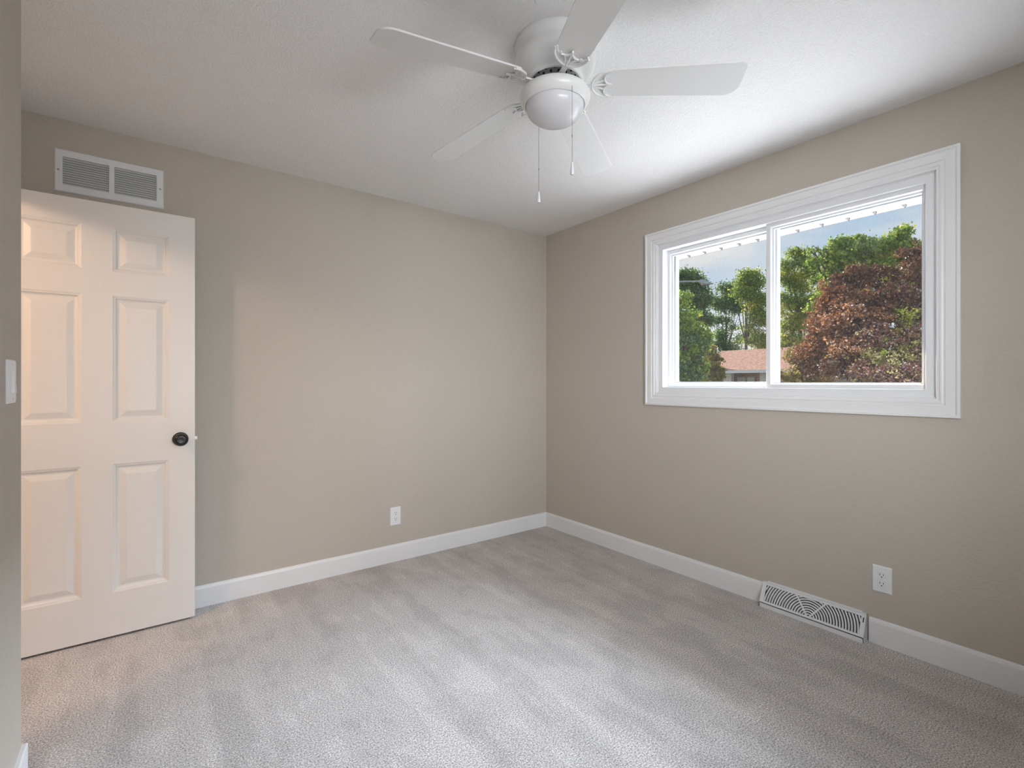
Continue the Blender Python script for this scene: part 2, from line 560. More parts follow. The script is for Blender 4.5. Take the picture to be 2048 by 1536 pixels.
# added rear window, unseen, frames the opening for the fill lamp
rw = empty('window_added_rear', (0, 0, 0))
structure(rw, 'added unseen white window behind the camera that lets in fill light', 'window')
m = MB()
for x0, x1, z0, z1 in ((RX0 - 0.07, RX0 + 0.03, RZ0 - 0.07, RZ1 + 0.07), (RX1 - 0.03, RX1 + 0.07, RZ0 - 0.07, RZ1 + 0.07),
                       (RX0, RX1, RZ0 - 0.07, RZ0 + 0.03), (RX0, RX1, RZ1 - 0.03, RZ1 + 0.07), (0.85, 0.89, RZ0, RZ1)):
    m.box(x0, x1, RY - 0.02, RY + 0.012, z0, z1)
m.build('casing', M_TRIM, rw)
m = MB(); m.box(RX0 + 0.02, RX1 - 0.02, RY - 0.07, RY - 0.066, RZ0 + 0.02, RZ1 - 0.02)
m.build('pane', M_PANE, rw)

# ------------------------------------------------------------------ door
DY = 2.954
DX0, DX1, DZ0, DZ1 = -0.556, 0.204, 0.012, 2.042
door = None
m = MB()
xs = [(-0.448, -0.231), (-0.121, 0.096)]
zs = [(0.216, 0.820), (1.018, 1.612), (1.726, 1.932)]
gx = [DX0, -0.448, -0.231, -0.121, 0.096, DX1]
gz = [DZ0, 0.216, 0.820, 1.018, 1.612, 1.726, 1.932, DZ1]
for i in range(5):
    for j in range(7):
        if i in (1, 3) and j in (1, 3, 5):
            continue
        m.add([(gx[i], DY, gz[j]), (gx[i + 1], DY, gz[j]), (gx[i + 1], DY, gz[j + 1]), (gx[i], DY, gz[j + 1])], [(0, 1, 2, 3)])
steps = [(0, 0), (0.004, 0.002), (0.011, 0.004), (0.016, 0.010), (0.022, 0.0118), (0.027, 0.0112), (0.050, 0.0035), (0.053, 0.003)]
for x0, x1 in xs:
    for z0, z1 in zs:
        rings = [[(x0 + u, DY + d, z0 + u), (x1 - u, DY + d, z0 + u), (x1 - u, DY + d, z1 - u), (x0 + u, DY + d, z1 - u)] for u, d in steps]
        m.loops(rings)
        r = rings[-1]
        m.add(r, [(0, 1, 2, 3)])
D2 = DY + 0.035
m.add([(DX0, DY, DZ0), (DX1, DY, DZ0), (DX1, DY, DZ1), (DX0, DY, DZ1), (DX0, D2, DZ0), (DX1, D2, DZ0), (DX1, D2, DZ1), (DX0, D2, DZ1)],
      [(4, 7, 6, 5), (0, 4, 5, 1), (1, 5, 6, 2), (2, 6, 7, 3), (3, 7, 4, 0)])
door = m.build('door_1', M_DOOR)
me = door.data
bm = bmesh.new(); bm.from_mesh(me)
bmesh.ops.remove_doubles(bm, verts=bm.verts, dist=1e-5)
bmesh.ops.recalc_face_normals(bm, faces=bm.faces)
bm.to_mesh(me); bm.free()
structure(door, 'white six panel door standing open against the back wall', 'door')
Mk = Matrix.Translation((0.143, DY, 0.920)) @ Matrix.Rotation(PI / 2, 4, 'X')
m = MB()
m.lathe([(0.0002, 0.062), (0.010, 0.0625), (0.0105, 0.0615), (0.016, 0.0625), (0.024, 0.060), (0.030, 0.053), (0.031, 0.046), (0.027, 0.037), (0.016, 0.029), (0.012, 0.022), (0.012, 0.006)], Mk, 40)
kn = m.build('door_knob', M_BLACK, door, smooth=35); tag(kn, 'round black knob')
m = MB(); m.lathe([(0.034, -0.001), (0.034, 0.004), (0.030, 0.008), (0.012, 0.0085), (0.0002, 0.0086)], Mk, 40)
m.build('rose', M_BLACK, kn, smooth=35)
Mk2 = Matrix.Translation((0.143, D2, 0.920)) @ Matrix.Rotation(-PI / 2, 4, 'X')
m = MB(); m.lathe([(0.034, -0.001), (0.034, 0.006), (0.012, 0.008), (0.012, 0.026), (0.028, 0.040), (0.030, 0.052), (0.016, 0.062), (0.0002, 0.063)], Mk2, 32)
m.build('back_knob', M_BLACK, door, smooth=35)
m = MB(); m.add([(DX1 - 0.001, DY + 0.010, 0.913), (DX1 - 0.001, DY + 0.026, 0.913), (DX1 - 0.001, DY + 0.026, 0.929), (DX1 - 0.001, DY + 0.010, 0.929),
                 (DX1 + 0.011, DY + 0.010, 0.913), (DX1 + 0.003, DY + 0.026, 0.913), (DX1 + 0.003, DY + 0.026, 0.929), (DX1 + 0.011, DY + 0.010, 0.929)],
                [(0, 1, 2, 3), (4, 7, 6, 5), (0, 4, 5, 1), (1, 5, 6, 2), (2, 6, 7, 3), (3, 7, 4, 0)])
m.build('latch_bolt', M_STEEL, door)
for hz in (0.22, 1.02, 1.82):
    m = MB(); m.lathe([(0.006, hz - 0.045), (0.006, hz + 0.045)], Matrix.Translation((DX0 - 0.004, DY - 0.004, 0)), 12)
    m.build('hinge', M_BLACK, door)

# ------------------------------------------------------------------ return air grille above the door
def grille():
    x0, x1, z0, z1 = -0.336, 0.077, 2.098, 2.297
    cx, cz = (x0 + x1) / 2, (z0 + z1) / 2
    g = empty('return_air_grille', (cx, B, cz))
    tag(g, 'white louvered return air grille high on the wall above the door', 'air vent')
    w, h = (x1 - x0) / 2, (z1 - z0) / 2
    iw, ih = w - 0.029, h - 0.034
    m = MB()
    def ringy(hw, hh, y):
        return [(-hw, y, -hh), (hw, y, -hh), (hw, y, hh), (-hw, y, hh)]
    m.loops([ringy(w, h, 0.002), ringy(w, h, -0.004), ringy(w - 0.004, h - 0.004, -0.008), ringy(iw, ih, -0.009), ringy(iw, ih, 0.002)], closed_path=True)
    m.box(-0.010, 0.010, -0.009, -0.001, -ih - 0.001, ih + 0.001)
    m.build('frame', M_METALWHITE, g, smooth=20)
    for sx in (-1, 1):
        xa, xb = (-iw, -0.010) if sx < 0 else (0.010, iw)
        m = MB()
        n = 12
        for i in range(n):
            zc = -ih + (i + 0.5) * 2 * ih / n
            hh = 0.0058
            m.add([(xa, -0.007, zc - hh), (xb, -0.007, zc - hh), (xb, -0.0015, zc + hh - 0.001), (xa, -0.0015, zc + hh - 0.001),
                   (xa, -0.0062, zc - hh - 0.0004), (xb, -0.0062, zc - hh - 0.0004), (xb, -0.0006, zc + hh - 0.0014), (xa, -0.0006, zc + hh - 0.0014)],
                  [(0, 1, 2, 3), (7, 6, 5, 4), (0, 4, 5, 1), (1, 5, 6, 2), (2, 6, 7, 3), (3, 7, 4, 0)])
        tag(m.build('louvers', M_LOUVER, g), 'grey louver bank')
        m = MB(); m.lathe([(0.0045, -0.001), (0.0045, 0.0012), (0.003, 0.002), (0.0002, 0.002)], Matrix.Translation((sx * (w - 0.014), -0.009, 0)) @ Matrix.Rotation(PI / 2, 4, 'X'), 16)
        m.build('screw', M_GREY, g)
    m = MB(); m.box(-iw, iw, -0.0004, 0.001, -ih, ih)
    m.build('duct_backing', M_DARK, g)


grille()

# ------------------------------------------------------------------ baseboard register under the window wall
def register():
    y0, y1 = 0.808, 1.283
    L = (y1 - y0) / 2
    g = empty('floor_register', (W, (y0 + y1) / 2, 0))
    tag(g, 'white baseboard register with fan shaped louvers on the carpet by the wall', 'air vent')
    P, HT, LIP = 0.058, 0.122, 0.026                 # projection, height, lip
    a = Vector((-P + 0.003, 0, LIP)); c = Vector((-0.012, 0, HT - 0.004))
    up = (c - a).normalized(); T = (c - a).length
    nrm = Vector((-up.z, 0, up.x)).normalized()      # out of the sloped face
    def pt(s, t, d=0.0):
        v = a + up * t + nrm * d
        return (v.x, s, v.z)
    m = MB()                                         # frame of the sloped face
    S0, t0, t1 = L - 0.020, 0.010, T - 0.010
    o = [(-L, 0), (L, 0), (L, T), (-L, T)]; i_ = [(-S0, t0), (S0, t0), (S0, t1), (-S0, t1)]
    m.loops([[pt(s, t, -0.003) for s, t in o], [pt(s, t, 0.0) for s, t in o], [pt(s, t, 0.0) for s, t in i_], [pt(s, t, -0.003) for s, t in i_]], closed_path=True)
    m.box(-P, -P + 0.003, -L, L, 0.0, LIP + 0.001)    # upright lip
    m.box(-P, -P + 0.010, -L - 0.001, L + 0.001, LIP - 0.004, LIP)
    m.box(-0.013, 0.003, -L, L, HT - 0.005, HT)       # top flange at the wall
    m.box(-0.003, 0.003, -L + 0.02, L - 0.02, HT - 0.005, HT + 0.006)
    for s in (-1, 1):                                # end cheeks
        poly = [(-P, 0.0), (0.002, 0.0), (0.002, HT), (-0.013, HT), (-P, LIP)]
        ys = (s * L, s * (L - 0.002))
        n = len(poly)
        m.add([(x, ys[0], z) for x, z in poly] + [(x, ys[1], z) for x, z in poly], [tuple(range(n)), tuple(range(n, 2 * n))[::-1]] + [(q, (q + 1) % n, n + (q + 1) % n, n + q) for q in range(n)])
    m.build('cover', M_METALWHITE, g)
    m = MB()                                         # two ribs that part the fan into three sectors
    xs_ = 0.068
    for s in (-1, 1):
        p0, p1 = Vector((s * 0.006, t0 - 0.002)), Vector((s * xs_, t1 + 0.002))
        d = (p1 - p0).normalized(); q = Vector((-d.y, d.x)) * 0.0035
        m.add([pt(*(p0 + q), 0.0004), pt(*(p0 - q), 0.0004), pt(*(p1 - q), 0.0004), pt(*(p1 + q), 0.0004),
               pt(*(p0 + q), -0.004), pt(*(p0 - q), -0.004), pt(*(p1 - q), -0.004), pt(*(p1 + q), -0.004)],
              [(0, 1, 2, 3), (7, 6, 5, 4), (0, 4, 5, 1), (1, 5, 6, 2), (2, 6, 7, 3), (3, 7, 4, 0)])
    m.build('rib', M_METALWHITE, g)
    m = MB()                                         # concentric curved louvers
    r = 0.014
    while r < 0.30:
        seg = []
        for kk in range(0, 121):
            th = PI * kk / 120
            s, t = r * math.cos(th), t0 - 0.004 + r * math.sin(th) * 0.92
            inside = abs(s) <= S0 + 0.001 and t0 - 0.001 <= t <= t1 + 0.001
            if inside:
                seg.append((s, t))
            if (not inside or kk == 120) and len(seg) > 1:
                b0 = len(m.v)
                for (s2, t2) in seg:
                    dv = Vector((s2, t2 - t0)).normalized() * 0.0029
                    for du, dd in ((-1, -0.001), (1, -0.001), (1, -0.0075), (-1, -0.0075)):
                        m.v.append(pt(s2 + dv.x * du, t2 + dv.y * du, dd))
                for q in range(len(seg) - 1):
                    for w_ in range(4):
                        m.f.append((b0 + q * 4 + w_, b0 + q * 4 + (w_ + 1) % 4, b0 + q * 4 + 4 + (w_ + 1) % 4, b0 + q * 4 + 4 + w_)); m.m.append(0)
                seg = []
            elif not inside:
                seg = []
        r += 0.0125
    tag(m.build('louvers', M_METALWHITE, g), 'concentric curved louvers')
    m = MB()
    m.loops([[pt(s, t, -0.016) for s, t in o], [pt(s, t, -0.018) for s, t in o]], cap=True)
    tag(m.build('duct_backing', M_DUCT, g), 'dark grey interior')
    m = MB(); p_ = [pt(-L + 0.008, T - 0.036, 0.001), pt(-L + 0.012, T - 0.036, 0.001), pt(-L + 0.012, T - 0.014, 0.001), pt(-L + 0.008, T - 0.014, 0.001)]
    p2 = [pt(-L + 0.008, T - 0.036, -0.002), pt(-L + 0.012, T - 0.036, -0.002), pt(-L + 0.012, T - 0.014, -0.002), pt(-L + 0.008, T - 0.014, -0.002)]
    m.loops([p_, p2], cap=True)
    tag(m.build('damper_slot', M_DARK, g), 'black slot')


register()


# ------------------------------------------------------------------ outlets and switch (built facing -Y, then turned)
def outlet(loc, rz, label):
    g = empty('wall_outlet', loc, (0, 0, rz))
    tag(g, label, 'outlet', 'duplex wall outlets')
    w, h = 0.0375, 0.0605
    m = MB()
    def rr(hw, hh, y):
        return [(-hw, y, -hh), (hw, y, -hh), (hw, y, hh), (-hw, y, hh)]
    m.loops([rr(w, h, 0.002), rr(w, h, -0.003), rr(w - 0.004, h - 0.004, -0.0062)], cap=True)
    m.build('cover_plate', M_PLASTIC, g, bevel=0.0008)
    for s in (1, -1):
        zc = s * 0.0195
        poly = []
        for kk in range(32):
            th = 2 * PI * kk / 32
            x = 0.0172 * math.cos(th); z = 0.0172 * math.sin(th)
            poly.append((x, max(-0.0142, min(0.0142, z))))
        n = len(poly)
        m = MB()
        m.loops([[(x, -0.005, zc + z) for x, z in poly], [(x, -0.0078, zc + z) for x, z in poly], [(x * 0.95, -0.0084, zc + z * 0.95) for x, z in poly]], cap=True)
        rc = m.build('receptacle', M_PLASTIC, g)
        for x, hh in ((-0.0064, 0.0042), (0.0064, 0.0034)):
            m = MB(); m.box(x - 0.0011, x + 0.0011, -0.0088, -0.007, zc + 0.0035 - hh, zc + 0.0035 + hh)
            m.build('slot', M_DARK, rc)
        m = MB(); m.lathe([(0.0026, 0), (0.0026, 0.0018)], Matrix.Translation((0, -0.007, zc - 0.0075)) @ Matrix.Rotation(PI / 2, 4, 'X'), 16)
        m.build('ground_hole', M_DARK, rc)
    m = MB(); m.lathe([(0.0032, -0.001), (0.0032, 0.001), (0.0018, 0.0018), (0.0002, 0.0018)], Matrix.Translation((0, -0.0062, 0)) @ Matrix.Rotation(PI / 2, 4, 'X'), 16)
    m.build('screw', M_PLASTIC, g)
    return g


outlet((1.349, B, 0.304), 0, 'white duplex outlet on the back wall, left of the room corner')
outlet((W, 0.752, 0.301), -PI / 2, 'white duplex outlet on the window wall above the baseboard register')

sw = empty('light_switch', (LX, 1.899, 1.2065), (0, 0, PI / 2))
tag(sw, 'white rocker light switch on the wall end at the left edge', 'light switch')
m = MB()
def rr(hw, hh, y, z=0):
    return [(-hw, y, z - hh), (hw, y, z - hh), (hw, y, z + hh), (-hw, y, z + hh)]
m.loops([rr(0.046, 0.060, 0.002), rr(0.046, 0.060, -0.004), rr(0.042, 0.056, -0.0065)], cap=True)
m.build('cover_plate', M_PLASTIC, sw, bevel=0.0008)
m = MB()
m.loops([rr(0.0170, 0.0335, -0.006), rr(0.0170, 0.0335, -0.0072), [(-0.0160, -0.0076, -0.0325), (0.0160, -0.0076, -0.0325), (0.0160, -0.0082, 0.0325), (-0.0160, -0.0082, 0.0325)]], cap=True)
m.build('switch_frame', M_PLASTIC, sw)
m = MB()
m.add([(-0.0145, -0.0072, -0.031), (0.0145, -0.0072, -0.031), (0.0145, -0.0072, 0.031), (-0.0145, -0.0072, 0.031),
       (-0.0140, -0.0125, -0.0305), (0.0140, -0.0125, -0.0305), (0.0140, -0.0085, 0.0305), (-0.0140, -0.0085, 0.0305)],
      [(0, 3, 2, 1), (4, 5, 6, 7), (0, 1, 5, 4), (1, 2, 6, 5), (2, 3, 7, 6), (3, 0, 4, 7)])
m.build('rocker', M_PLASTIC, sw)
for s in (-1, 1):
    m = MB(); m.lathe([(0.003, -0.001), (0.003, 0.001), (0.0002, 0.0014)], Matrix.Translation((0, -0.0065, s * 0.048)) @ Matrix.Rotation(PI / 2, 4, 'X'), 14)
    m.build('screw', M_PLASTIC, sw)


# ------------------------------------------------------------------ ceiling fan
def ceiling_fan():
    FX, FY = 1.199, 1.325
    g = empty('ceiling_fan', (FX, FY, H))
    tag(g, 'white five blade ceiling fan with dome light and two pull chains', 'ceiling fan')
    m = MB()                                         # flush motor housing
    m.lathe([(0.02, 0.002), (0.142, 0.002), (0.146, -0.004), (0.146, -0.018), (0.143, -0.022), (0.143, -0.030), (0.1405, -0.034), (0.1405, -0.041), (0.142, -0.046),
             (0.146, -0.060), (0.147, -0.074), (0.143, -0.090), (0.132, -0.106), (0.115, -0.118), (0.104, -0.124), (0.101, -0.130), (0.100, -0.136), (0.094, -0.138), (0.088, -0.134), (0.086, -0.120), (0.02, -0.118)], None, 72)
    m.build('motor_housing', M_FAN, g, smooth=40)
    m = MB()                                         # slotted rotor plate seen in the gap
    m.lathe([(0.02, -0.121), (0.084, -0.121), (0.084, -0.124), (0.074, -0.126), (0.060, -0.136), (0.050, -0.138), (0.02, -0.138)], None, 48)
    rot = m.build('rotor', M_GREY, g, smooth=40); tag(rot, 'grey rotor plate with vent holes')
    m = MB()
    for q in range(15):
        for rr_, rad, off in ((0.066, 0.0045, 0.0), (0.077, 0.0032, 0.5)):
            th = 2 * PI * (q + off) / 15
            m.lathe([(rad, -0.1285 if rr_ > 0.07 else -0.1345), (rad, -0.118)], Matrix.Translation((rr_ * math.cos(th), rr_ * math.sin(th), 0)), 10)
    m.build('vent_holes', M_DARK, rot)
    m = MB()                                         # light kit: white bowl shaped fitter
    m.lathe([(0.03, -0.137), (0.045, -0.137), (0.050, -0.157), (0.085, -0.160), (0.108, -0.167), (0.122, -0.176), (0.1285, -0.187), (0.1285, -0.195), (0.125, -0.206), (0.117, -0.217), (0.110, -0.223), (0.108, -0.222), (0.105, -0.215), (0.02, -0.208)], None, 72)
    m.build('light_fitter', M_FAN, g, smooth=40)
    m = MB()
    prof = [(0.1055, -0.214), (0.1065, -0.222), (0.1050, -0.228)]
    for q in range(1, 13):
        th = PI / 2 * q / 12
        prof.append((max(0.0004, 0.1050 * math.cos(th)), -0.228 - 0.060 * math.sin(th)))
    m.lathe(prof, None, 72)
    tag(m.build('glass_bowl', M_GLASSBOWL, g, smooth=50), 'frosted white glass dome')
    # blades
    R0, R1 = 0.155, 0.660
    def hw(x):
        return 0.056 + (x - R0) / (R1 - R0) * 0.015
    out = []
    for q in range(9):                               # rounded root
        th = PI / 2 + PI * q / 8
        out.append((R0 + 0.030 + 0.030 * math.cos(th), (hw(R0 + 0.03)) * math.sin(th) ** 1 if abs(math.sin(th)) < 0.999 else math.copysign(hw(R0 + 0.03), math.sin(th))))
    for q in range(9):                               # tip, rounder on the leading corner
        th = -PI / 2 + PI / 2 * q / 8
        rc = 0.026
        out.append((R1 - rc + rc * math.cos(th), -hw(R1) + rc + rc * math.sin(th)))
    for q in range(9):
        th = PI / 2 * q / 8
        rc = 0.046
        out.append((R1 - rc - 0.004 + (rc + 0.004) * math.cos(th), hw(R1) - rc + rc * math.sin(th)))
    mb = MB(); mb.prism(out, -0.003, 0.003)
    # blade iron: arm from the hub and a scalloped open holder
    mi = MB()
    arm = [(0.070, 0.013), (0.105, 0.009), (0.128, 0.010), (0.140, 0.020), (0.140, -0.020), (0.128, -0.010), (0.105, -0.009), (0.070, -0.013)]
    mi.prism(arm, -0.009, -0.0032)
    def arc(cx, cy, rx, ry, a0, a1, n=14):
        return [(cx + rx * math.cos(a0 + (a1 - a0) * q / n), cy + ry * math.sin(a0 + (a1 - a0) * q / n)) for q in range(n + 1)]
    rim = arc(0.200, 0, 0.066, 0.058, PI * 0.5, PI * 1.5, 24)
    mi.tube([(x, y, -0.0065) for x, y in rim], 0.0042, 8)
    outer = arc(0.200, 0, 0.066, 0.058, PI * 0.5, PI * 1.5, 24)
    inner = arc(0.200, 0, 0.050, 0.046, PI * 0.5, PI * 1.5, 24)
    mi.loops([[(x, y, -0.0032) for x, y in outer], [(x, y, -0.0062) for x, y in outer], [(x, y, -0.0062) for x, y in inner], [(x, y, -0.0032) for x, y in inner]], closed_ring=False, closed_path=True)
    for s in (1, -1):                                # the two scallops and the spokes
        sc = arc(0.203, s * 0.028, 0.026, 0.026, PI * (1 - 0.5 * s * 1.0), PI * (1 + 0.5 * s * 1.0), 12) if False else arc(0.206, s * 0.027, 0.028, 0.027, PI / 2, PI * 1.5, 14)
        mi.tube([(x, y, -0.0065) for x, y in sc], 0.0034, 8)
        mi.tube([(0.138, s * 0.006, -0.0065), (0.160, s * 0.012, -0.0062), (0.180, s * 0.022, -0.0060)], 0.0028, 8)
    mi.tube([(0.130, 0, -0.007), (0.160, 0, -0.0068), (0.206, 0, -0.006)], [0.0045, 0.0036, 0.0028], 8)
    for s in (1, -1):
        mi.lathe([(0.0045, -0.0100), (0.0045, -0.0060)], Matrix.Translation((0.186, s * 0.036, 0)), 12)
    blade = iron = None
    for az, drop in ((173, 4.4), (101, 6.0), (29, 5.2), (317, 1.6), (245, 2.6)):
        if blade is None:
            blade = mb.build('blade', M_BLADE, g, bevel=0.0012)
            iron = mi.build('blade_iron', M_FAN, blade, smooth=35)
            bo = blade
        else:
            bo = blade.copy(); COL.objects.link(bo); bo.parent = g
            io = iron.copy(); COL.objects.link(io); io.parent = bo
        bo.location = (0, 0, -0.143)
        bo.rotation_euler = Euler((math.radians(-12.5), math.radians(drop), math.radians(az)), 'XYZ')
    # pull chains: one at the front of the fitter, one at the back
    fw = Vector((math.sin(YAW), math.cos(YAW), 0)); rt = Vector((math.cos(YAW), -math.sin(YAW), 0))
    def chain(off_r, off_f, ztop, zbot, zconn):
        p = rt * off_r + fw * off_f
        m = MB()
        prof = []
        z = ztop
        while z > zbot + 0.040:
            prof += [(0.0004, z), (0.00105, z - 0.0008), (0.00105, z - 0.0020), (0.0004, z - 0.0028)]
            z -= 0.0032
        m.lathe(prof, Matrix.Translation((p.x, p.y, 0)), 6)
        c = m.build('pull_chain', M_STEEL, g); tag(c, 'thin beaded steel chain')
        m = MB(); m.lathe([(0.0009, zconn + 0.005), (0.0019, zconn + 0.0035), (0.0019, zconn - 0.0035), (0.0009, zconn - 0.005)], Matrix.Translation((p.x, p.y, 0)), 10)
        m.build('chain_connector', M_STEEL, c)
        m = MB(); m.lathe([(0.0012, zbot + 0.045), (0.0034, zbot + 0.043), (0.0040, zbot + 0.036), (0.0066, zbot + 0.010), (0.0068, zbot + 0.005), (0.0055, zbot + 0.001), (0.003, zbot), (0.0004, zbot)], Matrix.Translation((p.x, p.y, 0)), 16)
        m.build('chain_pull', M_GLASSBOWL, c, smooth=40)
    chain(0.050, -0.109, -0.199, 1.918 - H, -0.385)
    chain(-0.053, 0.109, -0.199, 1.903 - H, -0.405)


ceiling_fan()

# ------------------------------------------------------------------ outside: eave, ground, house, lamp, trees
m = MB()
m.box(W + WT + 0.001, 3.45, -4.0, 6.0, 2.207, 2.222)
m.box(3.452, 3.47, -4.0, 6.0, 2.207, 2.34)
m.box(W + WT + 0.001, 3.45, -4.0, 6.0, 2.30, 2.36)
ev = m.build('eave', M_SOFFIT)
m = MB(); m.box(3.470, 3.476, -4.0, 6.0, 2.2055, 2.222)
m.build('drip_edge', plain('grey_drip_edge', (0.10, 0.10, 0.11), 0.5), ev)
structure(ev, 'white soffit of the eave above the window', 'eave')
cm = MB()
cm.add([(-0.045, -0.014, 0), (-0.045, 0.014, 0), (0.004, 0.0, 0), (-0.012, -0.010, 0), (-0.018, 0, -0.017), (-0.004, 0, -0.014), (-0.012, 0.012, 0)],
       [(0, 1, 4), (1, 6, 4), (6, 2, 5, 4), (2, 3, 5), (3, 0, 4, 5), (0, 3, 2, 6, 1)])
clip0 = None
names = ['leftmost of the row', 'second from the left', 'third from the left', 'fourth from the left', 'last before the mullion',
         'first right of the mullion', 'second right of the mullion', 'middle of the right pane', 'second from the right end', 'rightmost of the row']
for q, y in enumerate((2.214, 2.079, 1.945, 1.807, 1.675, 1.413, 1.270, 1.127, 0.991, 0.850)):
    if clip0 is None:
        clip0 = cm.build('eave_clip', plain('grey_clip_plastic', (0.09, 0.08, 0.09), 0.5)); c = clip0
    else:
        c = clip0.copy(); COL.objects.link(c)
    c.location = (3.448, y, 2.2075)
    tag(c, 'small grey clip on the white eave edge, ' + names[q], 'clip', 'clips along the eave edge')

m = MB(); m.box(8.0, 140, -70, 120, -0.60, -0.45)
structure(m.build('ground', M_LAWN), 'lawn outside below the window', 'lawn')

m = MB(); m.box(W + WT, 8.0, -70, 120, -0.60, -0.45)  # unseen pale slab, added to bounce daylight up into the room
structure(m.build('ground_bounce_slab', textured('pale_bounce_surface', (0.40, 0.395, 0.385), 20, 0.3, 0.004, 0.9, 0.08)), 'added unseen pale slab outside below the window that bounces daylight', 'bounce_slab')


def house():
    g = empty('house', (33.2, 16.0, -0.45))
    tag(g, 'low brick house with reddish shingle roof across the street', 'house')
    ox, oy, oz = 33.2, 16.0, -0.45
    def Y(px, X=33.2):
        r = ray(px, 750); return r.y / r.x * X - oy
    ya, yb = Y(1397), Y(1668)
    def wall_piece(name, p0, p1, mat, x=0.0, z0=0.0, z1=2.40, t=0.15):
        m = MB(); m.box(x, x + t, Y(p1), Y(p0), z0, z1)
        return m.build(name, mat, g)
    m = MB(); m.box(1.2, 8.0, yb, ya, 0, 2.40); m.box(0.0, 1.2, Y(1447), ya, 0, 2.40)
    m.build('wall', M_BRICK, g)
    for p0, p1 in ((1447, 1463), (1520, 1541)):
        m = MB(); m.box(-0.02, 0.35, Y(p1), Y(p0), 0, 2.40)
        tag(m.build('brick_pier', M_BRICKW, g), 'white painted brick pier')
    m = MB(); m.box(0.0, 1.2, yb, Y(1541), 0, 2.40)
    m.build('wall', M_BRICK, g)
    for p0, p1 in ((1476, 1491), (1496, 1511)):
        k2 = 34.4 / 33.2
        f0, f1 = Y(p0, 34.4), Y(p1, 34.4)
        m = MB(); m.box(1.10, 1.22, f1, f0, 0.45, 2.02)
        wf = m.build('window', M_GUTTER, g)
        m = MB(); m.box(1.07, 1.101, f1 + 0.05, f0 - 0.05, 0.50, 1.97)
        m.build('pane', M_CURTAIN, wf)
    # gable roof
    er, rr_, ex, rx_ = 2.50, 4.20, -0.65, 4.0
    m = MB()
    y0, y1 = yb - 0.4, ya + 0.4
    m.add([(ex, y0, er), (ex, y1, er), (rx_, y1, rr_), (rx_, y0, rr_), (8.7, y1, er), (8.7, y0, er)],
          [(0, 1, 2, 3), (3, 2, 4, 5), (0, 3, 5), (1, 4, 2), (0, 5, 4, 1)])
    m.build('roof', M_SHINGLE, g)
    m = MB(); m.box(ex - 0.10, ex + 0.02, y0, y1, er - 0.20, er - 0.01); m.box(ex, 8.6, y0, y1, er - 0.12, er - 0.08)
    m.build('gutter', M_GUTTER, g)


house()


def street_lamp():
    pole = at(1318, 700, 19.6); pole.z = -0.45
    g = empty('street_lamp', pole)
    tag(g, 'grey cobra head street lamp on a long arm in front of the trees', 'street lamp')
    top = at(1318, 566, 19.6) - pole
    a0 = top; a1 = at(1352, 563.5, 19.3) - pole; a2 = at(1398, 562.5, 19.0) - pole; tip = at(1422, 568, 18.8) - pole
    m = MB(); m.lathe([(0.11, 0.0), (0.10, 1.0), (0.07, top.z + 0.1), (0.0005, top.z + 0.12)], None, 12)
    m.build('pole', M_LAMPHEAD, g, smooth=40)
    m = MB(); m.tube([a0, (a0 + a1) / 2 + Vector((0, 0, 0.03)), a1, a2], [0.045, 0.04, 0.035, 0.03], 8)
    m.build('arm', M_LAMPHEAD, g, smooth=40)
    d = (tip - a2)
    m = MB(); m.tube([a2 - d * 0.05, a2 + d * 0.12, a2 + d * 0.45, a2 + d * 0.8, tip], [0.04, 0.085, 0.105, 0.075, 0.02], 12)
    m.build('lamp_head', M_LAMPHEAD, g, smooth=40)
    m = MB()
    c = a2 + d * 0.30 + Vector((0, 0, -0.075))
    m.lathe([(0.0005, -0.05), (0.05, -0.035), (0.07, 0.0), (0.06, 0.02)], Matrix.Translation(c), 12)
    m.build('lamp_lens', M_LENS, g, smooth=40)


street_lamp()


def leaves(lumps, n_total, size, shell=0.55, squash=0.85, clump=0.0):
    """lumps: (centre, radius); returns vertices, faces of many folded leaves"""
    cs = np.array([[*c] for c, r in lumps]); rs = np.array([r for c, r in lumps])
    wgt = rs ** 2; wgt = wgt / wgt.sum()
    idx = rng.choice(len(lumps), n_total, p=wgt)
    d = rng.normal(size=(n_total, 3)); d /= np.linalg.norm(d, axis=1)[:, None]
    rad = (shell + (1.08 - shell) * rng.random(n_total) ** 0.8)
    if clump > 0:                                    # gather the leaves into sprays along twigs
        nk = max(8, n_total // 26)
        ki = rng.choice(len(lumps), nk, p=wgt)
        kd = rng.normal(size=(nk, 3)); kd /= np.linalg.norm(kd, axis=1)[:, None]
        kr = shell + (1.05 - shell) * rng.random(nk) ** 0.7
        kc = cs[ki] + kd * (rs[ki] * kr)[:, None] * np.array([1, 1, squash])
        sel = rng.integers(0, nk, n_total)
        p = kc[sel] + rng.normal(size=(n_total, 3)) * clump * np.array([1, 1, 0.6])
    else:
        p = cs[idx] + d * (rs[idx] * rad)[:, None] * np.array([1, 1, squash])
    a = rng.normal(size=(n_total, 3)); a /= np.linalg.norm(a, axis=1)[:, None]
    bvec = rng.normal(size=(n_total, 3)); bvec -= a * (a * bvec).sum(1)[:, None]; bvec /= np.linalg.norm(bvec, axis=1)[:, None]
    nv = np.cross(a, bvec)
    s = (size * (0.6 + 0.8 * rng.random(n_total)))[:, None]
    v = np.empty((n_total, 4, 3))
    v[:, 0] = p - a * s * 0.5
    v[:, 1] = p + bvec * s * 0.36 + nv * s * 0.10
    v[:, 2] = p + a * s * 0.5
    v[:, 3] = p - bvec * s * 0.36 + nv * s * 0.10
    return v.reshape(-1, 3)


